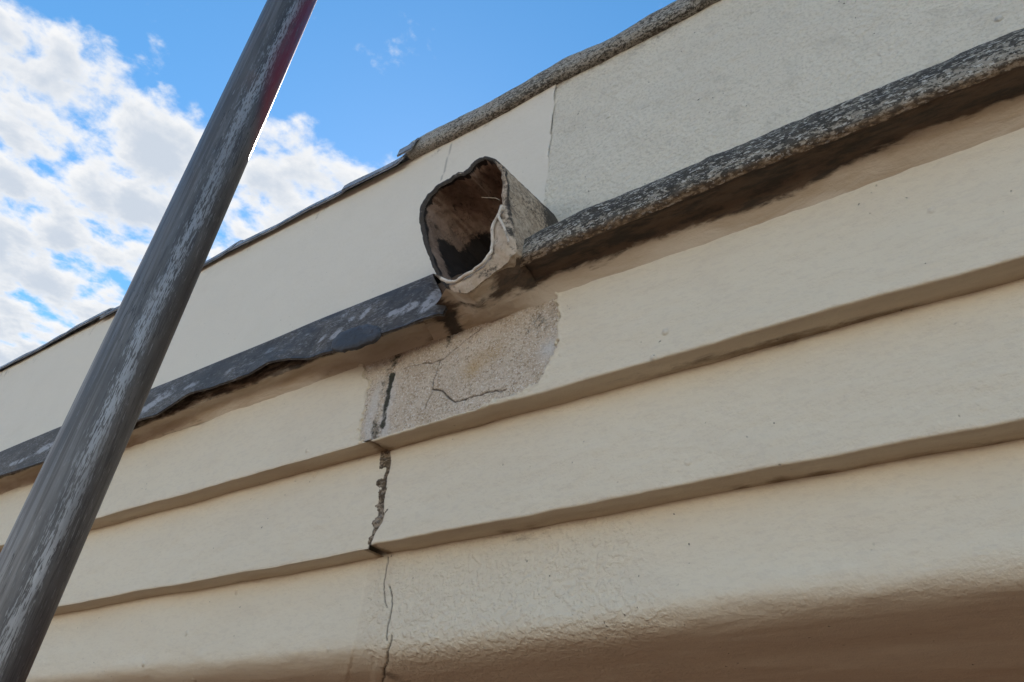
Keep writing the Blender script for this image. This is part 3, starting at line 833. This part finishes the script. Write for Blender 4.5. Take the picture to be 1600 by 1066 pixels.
# ------------------------------------------------------------------ lead coping sheets
def coping_sheet(xa, xb, slope_r, zt, zb, yf, label, seed, flare):
    ni = max(12, int((xb - xa) / 0.012)); 
    pr = [(1.50, zt + 0.004), (1.10, zt + 0.003), (yf + 0.02, zt), (yf + 0.004, zt - 0.010), (yf, zb + 0.012), (yf - 0.003, zb)]
    P, N, arc = profile(pr, 0.006, 0.010)
    u = np.linspace(0, 1, ni)
    U, _ = np.meshgrid(u, arc, indexing='ij')
    Yg = np.broadcast_to(P[:, 0], U.shape).copy(); Zg = np.broadcast_to(P[:, 1], U.shape).copy()
    drop = np.clip((zt - Zg) / (zt - zb), 0, 1)
    Xg = xa + (xb - xa + slope_r * (1 - drop)) * U
    Zg = Zg + 0.006 * fbm(Xg * 3.5, U * 0, seed, 3) + flare * 0.6 * sstep(0.8, 1.0, U) * (1 - drop)
    Yg = Yg + 0.006 * fbm(Xg * 6, Zg * 8, seed + 1, 3) - 0.005 * sstep(0.90, 1.0, U)
    pale = 0.3 + 0.5 * fbm(Xg * 6, Zg * 10, seed + 2)
    o = sheet('lead_coping_sheet', Xg * KC, Yg * KC, Zg * KC, (0, 0.004, -0.004), M_lead_cop, None, dict(pale=pale))
    return tag(o, label, 'flashing', 'lead coping sheets on the parapet')
coping_sheet(-9.0, -2.80, 0.01, 1.688, 1.654, 1.012, 'long grey lead coping sheet left of the pole, running out of the photo', 154, 0.004)
coping_sheet(-2.83, -2.02, 0.02, 1.674, 1.640, 1.010, 'grey lead coping sheet crossing behind the scaffold pole', 157, 0.006)
coping_sheet(-2.06, -1.47, 0.03, 1.668, 1.634, 1.008, 'grey lead coping sheet just right of the scaffold pole', 160, 0.006)
coping_sheet(-1.51, -1.275, 0.02, 1.672, 1.632, 1.004, 'grey lead coping sheet second in from the cement coping, with a straight lower edge', 163, 0.008)
coping_sheet(-1.285, -1.228, 0.012, 1.686, 1.642, 0.994, 'short end piece of lead lapped over the start of the cement coping', 166, 0.004)

# ------------------------------------------------------------------ lead flashing on the left ledge
hem_px = [(0, 742), (40, 730), (75, 718), (118, 699), (165, 680), (215, 658), (245, 648), (270, 634), (300, 615), (330, 606), (360, 596), (390, 584), (420, 567), (450, 560.5), (478, 560), (505, 552), (535, 545), (560, 536), (600, 520), (640, 505), (675, 491), (693, 482)]
hem = np.array(path_y(hem_px, 0.925))
ni = 620
xr_b, xr_t = on_y((693, 482), 0.925)[0], on_y((672, 433), 0.945)[0]
u = np.linspace(0, 1, ni) ** 0.6
def lead_xyz(u):
    pr = [(1.118, 1.16), (1.09, 1.112), (0.968, 1.096), (0.948, 1.086), (0.936, 1.03), (0.925, 0.953)]
    P, N, arc = profile(pr, 0.0045, [0, 0.01, 0.006, 0.008, 0.02, 0])
    U, A = np.meshgrid(u, arc / arc[-1], indexing='ij')
    Yg = np.broadcast_to(P[:, 0], U.shape).copy(); Zg = np.broadcast_to(P[:, 1], U.shape).copy()
    dz = np.clip((1.088 - Zg) / (1.088 - 0.953), 0, 1)            # 0 at the arris, 1 at the hem
    xr = xr_t + (xr_b - xr_t) * dz ** 1.0 - 0.012 * sstep(0.86, 1.0, dz)
    Xg = -9.0 + (xr + 9.0) * U
    hz = np.interp(Xg, hem[:, 0], hem[:, 1], left=hem[0, 1])
    Zg = Zg + (hz - 0.953) * dz ** 1.5 + 0.004 * fbm(Xg * 3, U * 0, 171, 3) * (1 - dz)
    wave = 0.006 * fbm(Xg * 5, Zg * 4, 172, 3) + 0.0025 * fbm(Xg * 24, Zg * 18, 173, 3)
    Yg = Yg + wave * sstep(0, 0.3, dz) - 0.010 * sstep(0.5, 1.0, dz) * np.clip((hz - 0.95) / 0.03, 0, 1) * 0.5
    Yg = Yg + 0.012 * np.exp(-(xr - Xg) / 0.008) * sstep(0.1, 0.5, dz)     # end dressed round towards the wall
    return Xg, Yg, Zg, dz
Xg, Yg, Zg, dz = lead_xyz(u)
pale = 0.10 + 0.30 * fbm(Xg * 5, Zg * 9, 174)
def lblob(px, rx, rz, a):
    cx, cz = on_y(px, 0.935)
    sx = (Xg - cx) - 0.55 * (Zg - cz)
    return a * np.exp(-(sx / rx) ** 2 - ((Zg - cz) / rz) ** 2)
for px, rx, rz, a in (((672, 476), .020, .022, 1.3), ((640, 482), .024, .014, 1.2), ((615, 490), .018, .012, .9), ((570, 490), .013, .020, 1.1), ((527, 524), .013, .013, 1.2), ((548, 500), .014, .016, .8),
                      ((505, 530), .012, .012, .8), ((535, 492), .012, .022, .7), ((480, 520), .02, .02, .45), ((420, 548), .03, .02, .5), ((360, 580), .03, .02, .5), ((300, 605), .04, .014, .55),
                      ((232, 640), .04, .014, 1.0), ((30, 722), .09, .012, .8), ((70, 700), .06, .014, .8), ((255, 620), .05, .02, .5), ((680, 450), .012, .02, .8)):
    pale = pale + lblob(px, rx, rz, a)
lf = sheet('lead_flashing', Xg, Yg, Zg, (0, 0.005, -0.002), M_lead, None, dict(pale=pale))
tag(lf, 'dark wavy lead flashing with white smears dressed over the ledge left of the spout', 'flashing')
# folded lead scrap on it
pp = np.array(path_y([(512, 531), (522, 516), (545, 507), (572, 502), (586, 506), (590, 517), (583, 530), (560, 538), (535, 545), (515, 546)], 0.912))
cxy = pp.mean(0)
ring = smooth_path(np.vstack([pp, pp[:1]]), 60)[:-1]
ring = ring + 0.004 * np.stack([fbm(np.arange(59) * 0.5, np.zeros(59), 182), fbm(np.arange(59) * 0.5, np.zeros(59), 183)], 1)
lay = []
LX, LY, LZ = Xg.ravel(), Yg.ravel(), Zg.ravel()
near = (LX > -1.6) & (LX < -1.0) & (LZ < 1.09)
LX, LY, LZ = LX[near], LY[near], LZ[near]
def lead_y(p2):
    return np.array([LY[np.argmin((LX - a) ** 2 + (LZ - b) ** 2)] for a, b in p2])
for k, (q, yy) in enumerate(((1.0, 0.003), (1.0, -0.004), (0.94, -0.006), (0.6, -0.0065), (0.0, -0.006))):
    r2 = cxy + (ring - cxy) * q
    lay.append(np.stack([r2[:, 0], lead_y(r2) + yy + 0.0015 * fbm(r2[:, 0] * 40, r2[:, 1] * 40, 181), r2[:, 1]], 1))
L = np.array(lay)
lp = grid_obj('lead_patch', L[..., 0], L[..., 1], L[..., 2], M_lead_dark, lf, dict(pale=0 * L[..., 0]), close_j=True)
lp.location = (0, 0, 0)
lp['label'] = 'dark smooth lead patch beaten onto the flashing'

# ------------------------------------------------------------------ rainwater spout
YM = 0.90
outer_px = [(697, 450), (684, 434), (674, 412), (661, 378), (655, 347), (657, 322), (667, 304), (685, 288), (711, 272.5), (728, 268.5), (734, 258), (745, 248), (760, 244), (775, 248.5), (788, 262), (793, 288), (795, 318), (801, 345), (806, 372), (808, 394), (790, 413), (760, 436), (730, 459), (712, 457)]
inner_px = [(697, 441), (688, 429), (680, 410), (670, 378), (663, 347), (665, 324), (675, 307), (690, 293), (714, 279), (731, 274.5), (738, 264), (748, 254), (760, 250), (772, 254), (782, 268), (785, 292), (784, 315), (784, 330), (773, 344), (769, 372), (767, 394), (754, 414), (726, 433), (708, 440)]
def resample_closed(px, n, y):
    p = np.array(path_y(px, y)); p = np.vstack([p, p[:1]])
    # keep the two outlines in step: equal parameter per listed point
    k = np.linspace(0, len(px), n, endpoint=False)
    out = np.stack([np.interp(k, np.arange(len(px) + 1), p[:, c]) for c in (0, 1)], 1)
    for _ in range(3):
        out = 0.25 * np.roll(out, 1, 0) + 0.5 * out + 0.25 * np.roll(out, -1, 0)
    return out
NR = 240
ro = resample_closed(outer_px, NR, YM); ri = resample_closed(inner_px, NR, YM)
kk = np.linspace(0, len(outer_px), NR, endpoint=False)
rag = 0.004 * fbm(kk * 1.3, kk * 0, 191, 5, 0.7)
thin = 0.12 * (1 - sstep(14.5, 16.5, kk) * (1 - sstep(23.0, 24, kk)))[:, None]
ri = ri * (1 - thin) + ro * thin
ro = ro + 0.0012 * np.stack([fbm(kk * 2.7, kk * 0, 198, 4, 0.65), fbm(kk * 2.7, kk * 0 + 9, 199, 4, 0.65)], 1)
ri = ri + 0.0020 * np.stack([fbm(kk * 4, kk * 0, 192, 3), fbm(kk * 4, kk * 0 + 9, 193, 3)], 1)
lowp = sstep(1.03, 0.95, ro[:, 1])
ctr = ro.mean(0)
sp = thing('rainwater_spout', 'stained broken rainwater spout sticking out between lead flashing and cement ledge', 'spout')
ys = np.concatenate([np.linspace(0, 0.03, 8), np.linspace(0.036, 0.235, 44)])
Kg, Tg = np.meshgrid(np.arange(NR), ys, indexing='ij')
Xg = ro[:, 0][:, None] + 0 * Tg
Zg = ro[:, 1][:, None] + 0.09 * Tg + (0.35 * lowp)[:, None] * np.minimum(Tg, 0.10)
Yg = YM + rag[:, None] + Tg
kf = kk[:, None] + 0 * Tg
rx = (Xg - ctr[0]); rz = (Zg - ctr[1]); rr = np.hypot(rx, rz) + 1e-9
dsp = 0.006 * fbm(kf * 1.2, Tg * 20, 194, 3) * sstep(0, 0.02, Tg) + 0.002 * fbm(kf * 9, Tg * 90, 195, 3)
Xg = Xg + rx / rr * dsp; Zg = Zg + rz / rr * dsp
top = sstep(1.12, 1.22, Zg)
dirt_shade = 0.75 * sstep(0.012, 0.0, Tg) * sstep(1.0, 1.1, Zg) + 0.45 * sstep(0.06, 0.2, Tg) + 0.35 * top + 0.25 * fbm(kf * 1.5, Tg * 15, 196) + 0.5 * sstep(0.0, 0.03, 1.06 - Zg) * sstep(0.04, 0.09, Tg) * sstep(-0.83, -0.78, Xg)
grid_obj('casing', Xg.T, Yg.T, Zg.T, M_pipe_out, sp, dict(dirt_shade=dirt_shade.T, crack=0 * Xg.T), close_j=True)
# rim: from the outer edge over to the inner edge
q = np.linspace(0, 1, 9)
Q, K = np.meshgrid(q, np.arange(NR), indexing='ij')
Xg = ro[:, 0] * (1 - Q) + ri[:, 0] * Q; Zg = ro[:, 1] * (1 - Q) + ri[:, 1] * Q
lipw = np.hypot(*(ro - ri).T)[None, :]
Yg = YM + rag[None, :] - 0.30 * lipw * np.sin(np.pi * Q) * 0.5 + 0.0010 * fbm(Xg * 60, Zg * 60, 197, 3)
kpos = kk[None, :] + 0 * Q
liparea = sstep(15.5, 17.0, kpos) * (1 - sstep(23.2, 24, kpos))
dirt_shade = (0.92 + 0.5 * fbm(kpos * 1.3, Q * 2, 208)) * (1 - liparea) + liparea * (0.26 + 0.5 * fbm(kpos * 2, Q * 3, 209) + 0.35 * sstep(0.45, 0.0, Q) * sstep(1.0, 1.05, Zg))
side = sstep(12.6, 13.6, kpos) * (1 - sstep(15.5, 16.5, kpos))
dirt_shade = dirt_shade * (1 - 0.55 * side)
cell = (kk >= 15.6) & (kk < 23.9)
cellm = np.broadcast_to(cell, Xg.shape)
nq = len(q)
def ring_faces(mask):
    I, J = np.meshgrid(np.arange(nq - 1), np.arange(NR), indexing='ij')
    J2 = (J + 1) % NR
    f = np.stack([I * NR + J, (I + 1) * NR + J, (I + 1) * NR + J2, I * NR + J2], -1)
    return f[np.broadcast_to(mask, I.shape)]
vv = np.stack([Xg, Yg, Zg], -1).reshape(-1, 3)
mesh_obj('rim', vv, ring_faces(~cell), M_pipe_out, sp, dict(dirt_shade=dirt_shade, crack=0 * Xg))
mesh_obj('lip', vv, ring_faces(cell), M_face, sp, dict(dirt_shade=dirt_shade, crack=0 * Xg))
# bore
ys = np.concatenate([np.linspace(0, 0.03, 8), np.linspace(0.036, 0.42, 60)])
Tg, K = np.meshgrid(ys, np.arange(NR), indexing='ij')
ci = ri.mean(0)
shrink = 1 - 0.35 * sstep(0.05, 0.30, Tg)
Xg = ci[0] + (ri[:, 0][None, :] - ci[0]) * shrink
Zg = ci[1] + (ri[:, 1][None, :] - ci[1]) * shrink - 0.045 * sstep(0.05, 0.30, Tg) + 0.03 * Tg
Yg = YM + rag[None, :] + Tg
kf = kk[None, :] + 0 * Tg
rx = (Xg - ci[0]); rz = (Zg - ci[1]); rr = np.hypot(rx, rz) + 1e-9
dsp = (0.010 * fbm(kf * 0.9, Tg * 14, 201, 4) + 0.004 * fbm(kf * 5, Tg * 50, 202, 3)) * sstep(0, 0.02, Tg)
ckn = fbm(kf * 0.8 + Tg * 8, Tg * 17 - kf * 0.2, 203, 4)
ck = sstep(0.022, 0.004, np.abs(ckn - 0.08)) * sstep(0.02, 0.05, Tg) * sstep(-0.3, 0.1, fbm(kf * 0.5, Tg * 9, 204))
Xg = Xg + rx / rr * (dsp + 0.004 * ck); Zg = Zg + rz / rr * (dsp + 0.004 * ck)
dirt_shade = 0.8 * sstep(0.020, 0.0, Tg + 0.012 * fbm(kf * 3, Tg * 0, 205)) + 0.12 + 1.1 * sstep(0.10, 0.17, Tg + 0.02 * fbm(kf * 2, Tg * 10, 207) + 0.10 * (1.12 - Zg)) + 1.1 * sstep(1.235, 1.15, Zg + 0.04 * fbm(kf * 1.6, Tg * 9, 210)) * sstep(0.02, 0.08, Tg) + 0.25 * fbm(kf * 1.4, Tg * 18, 206)  # grime, plus painted darkness where little light reaches deep and low in the bore
grid_obj('bore', Xg, Yg, Zg, M_pipe_in, sp, dict(dirt_shade=dirt_shade, crack=ck), close_j=True)
kend = np.array([[*ci, 0]]); e = len(ys) - 1
endv = np.stack([Xg[e], Yg[e], Zg[e]], 1); cv_ = endv.mean(0)
mesh_obj('bore_dark_cap', np.vstack([endv, cv_]), [(i, (i + 1) % NR, NR) for i in range(NR)], M_pipe_in, sp, dict(dirt_shade=np.ones(NR + 1), crack=np.zeros(NR + 1)))  # added dark cap closing the bore, standing in for its unlit depth
# pale torn lining edge along the lower right of the mouth
tl = [(789, 326), (780, 334), (772, 346), (770, 358), (770, 372), (769, 384), (766, 396), (759, 409), (750, 416), (741, 421), (732, 430), (721, 434), (713, 437), (706, 441), (698, 440), (690, 434), (680, 430)]
p2 = np.array(path_y(tl, YM - 0.012))
path = smooth_path(np.stack([p2[:, 0], np.full(len(p2), YM - 0.012), p2[:, 1]], 1), 120)
path[:, 1] += 0.006 * fbm(np.arange(120) * 0.09, np.zeros(120), 211, 3)
path[:, 0] += 0.003 * fbm(np.arange(120) * 0.11, np.zeros(120), 212, 3); path[:, 2] += 0.004 * fbm(np.arange(120) * 0.11, np.zeros(120), 213, 3)
rad = 0.0034 + 0.0012 * fbm(np.arange(120) * 0.10, np.zeros(120), 214, 3); rad[:6] *= np.linspace(0.2, 1, 6); rad[-14:] *= np.linspace(1, 0.25, 14)
tx, ty, tz = tube(path, rad, 10)
grid_obj('torn_lining', tx, ty, tz, M_lip, sp, dict(dirt_shade=0.10 + 0.9 * sstep(100, 118, np.arange(120))[:, None] + 0 * tx, crack=0 * tx), close_j=True)['label'] = 'pale torn lining curling over the lip'
# curled flap at the right corner of the lip
fl = [(784, 322), (780, 340), (786, 350), (791, 360), (794, 372), (795, 378)]
p2 = np.array(path_y(fl, YM - 0.014))
path = smooth_path(np.stack([p2[:, 0], YM - 0.014 - 0.006 * np.sin(np.linspace(0, 3.1, len(p2))), p2[:, 1]], 1), 40)
tx, ty, tz = tube(path, 0.0036 * np.linspace(1, 0.45, 40), 8)
grid_obj('torn_lining', tx, ty, tz, M_lip, sp, dict(dirt_shade=0 * tx, crack=0 * tx), close_j=True)

# mortar packing that beds the mouth of the spout onto the soffit (part of the building)
front = [(-1.03, 0.950, 0.974), (-0.985, 0.938, 0.972), (-0.955, 0.925, 0.972)]
for px in ((697, 450), (712, 456), (730, 458), (760, 435), (790, 412), (806, 395)):
    fx, fz = on_y(px, YM + 0.002)
    front.append((fx, YM + 0.002, fz - 0.001))
front += [(-0.755, 0.918, 1.012), (-0.735, 0.926, 0.998), (-0.71, 0.928, 0.990), (-0.66, 0.930, 0.988)]
front = smooth_path(front, 200)
tt = np.linspace(0, 1, 34)
K, TT = np.meshgrid(np.arange(200), tt, indexing='ij')
fx, fy, fz = front[:, 0][:, None], front[:, 1][:, None], front[:, 2][:, None]
by, bz = 1.004, 0.944
rt = sstep(-0.78, -0.70, fx)
midz = (np.minimum(fz, 0.978) - 0.002) * (1 - rt) + 0.996 * rt
Yk = fy + (by - fy) * TT
Zk = (1 - TT) ** 2 * fz + 2 * TT * (1 - TT) * midz + TT ** 2 * bz
bx = fx + 0 * TT
amp = sstep(0.0, 0.12, TT)
ar = np.concatenate([[0], np.cumsum(np.hypot(*np.diff(SOF_P, axis=0).T))]); ar /= ar[-1]
w2 = sstep(-0.80, -0.685, bx)
Yk = Yk * (1 - w2) + np.interp(TT, ar, SOF_P[:, 0]) * w2
Zk = Zk * (1 - w2) + np.interp(TT, ar, SOF_P[:, 1]) * w2
Zk = Zk + w2 * (0.004 * fbm(bx * 4, Yk * 10, 111) + 0.003 * fbm(bx * 18, Yk * 50, 112, 4) - 0.0006)
amp = amp * (1 - w2)
Zk = Zk + amp * (0.005 * fbm(bx * 14, TT * 4, 222, 4) + 0.002 * fbm(bx * 60, TT * 14, 223, 3))
Yk = Yk + amp * 0.003 * fbm(bx * 22, TT * 5, 221, 4)
dirt_shade = 0.18 + 0.70 * np.exp(-((bx + 0.965) / 0.022) ** 2) + 0.30 * np.exp(-((TT - 0.45 - 0.15 * fbm(bx * 8, TT * 2, 224)) / 0.20) ** 2) + 0.75 * sstep(-0.83, -0.74, bx + 0.05 * fbm(bx * 9, TT * 3, 225)) * sstep(0.85, 0.5, TT + 0.2 * fbm(bx * 7, TT * 3, 226))
d2 = 1.05 * sstep(0.985, 0.955, Yk + 0.02 * fbm(bx * 5, bx * 0, 114)) + 0.15
d2 = d2 * sstep(0.950, 0.978, Zk + 0.02 * fbm(bx * 6, Yk * 10, 115)) + 0.12 * (0.5 + fbm(bx * 8, Yk * 30, 113))
dirt_shade = dirt_shade * (1 - w2) + d2 * w2
grid_obj('mortar_packing', bx, Yk, Zk, M_soffit, bld, dict(dirt_shade=dirt_shade, crack=0 * bx))

# straw across the mouth
a, b = np.array(path_y([(733, 289), (752, 296), (770, 304), (783, 315)], YM - 0.004)), None
path = smooth_path(np.stack([a[:, 0], YM + np.array([0.04, 0.025, 0.008, -0.008]), a[:, 1]], 1), 16)
tx, ty, tz = tube(path, 0.0006, 6)
tag(grid_obj('straw', tx, ty, tz, M_straw, None, None, close_j=True), 'thin pale straw caught across the mouth of the spout', 'straw')

# ------------------------------------------------------------------ scaffold pole
PR = 0.02415
pd = unit(ray((1113, -1442)))
pp0 = unit(ray((203, 560))) * (2 * PR / 0.0654)
tocam = -pp0
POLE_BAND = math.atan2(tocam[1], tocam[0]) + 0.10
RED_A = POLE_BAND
def pole_s(px):
    r = unit(ray(px))
    A = np.array([[pd @ pd, -pd @ r], [pd @ r, -r @ r]])
    return np.linalg.solve(A, np.array([-(pp0 @ pd), -(pp0 @ r)]))[0]
RED_Z0, RED_Z1 = pole_s((345, 290)), pole_s((440, 40))
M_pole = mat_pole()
base_s = -(pp0[2] + EYE) / pd[2]
pole = thing('scaffold_pole', 'upright scratched grey steel scaffold tube with traces of dark red paint', 'scaffold pole',
             tuple(pp0 + np.array([0, 0, EYE])))
zq = Vector((0, 0, 1)).rotation_difference(Vector(tuple(pd)))
pole.rotation_mode = 'QUATERNION'
pole.rotation_quaternion = zq
def pole_part(name, prof, n, mat):
    th = np.linspace(0, 2 * np.pi, n, endpoint=False)
    R = np.array([p[0] for p in prof]); Zp = np.array([p[1] for p in prof])
    Xg = R[:, None] * np.cos(th); Yg = R[:, None] * np.sin(th); Zg = Zp[:, None] + 0 * th
    return grid_obj(name, Xg, Yg, Zg, mat, pole, close_j=True, scale=1.0)
top_s = 1.9
wall_t = 0.0034
zz = np.linspace(base_s + 0.012, top_s, 60)
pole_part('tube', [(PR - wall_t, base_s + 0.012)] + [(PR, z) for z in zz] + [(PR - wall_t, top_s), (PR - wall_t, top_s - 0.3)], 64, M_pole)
v, f = box_verts(-0.075, 0.075, -0.075, 0.075, base_s + 0.003, base_s + 0.012)
mesh_obj('base_plate', v, f, M_pole, pole, smooth=False, scale=1.0)
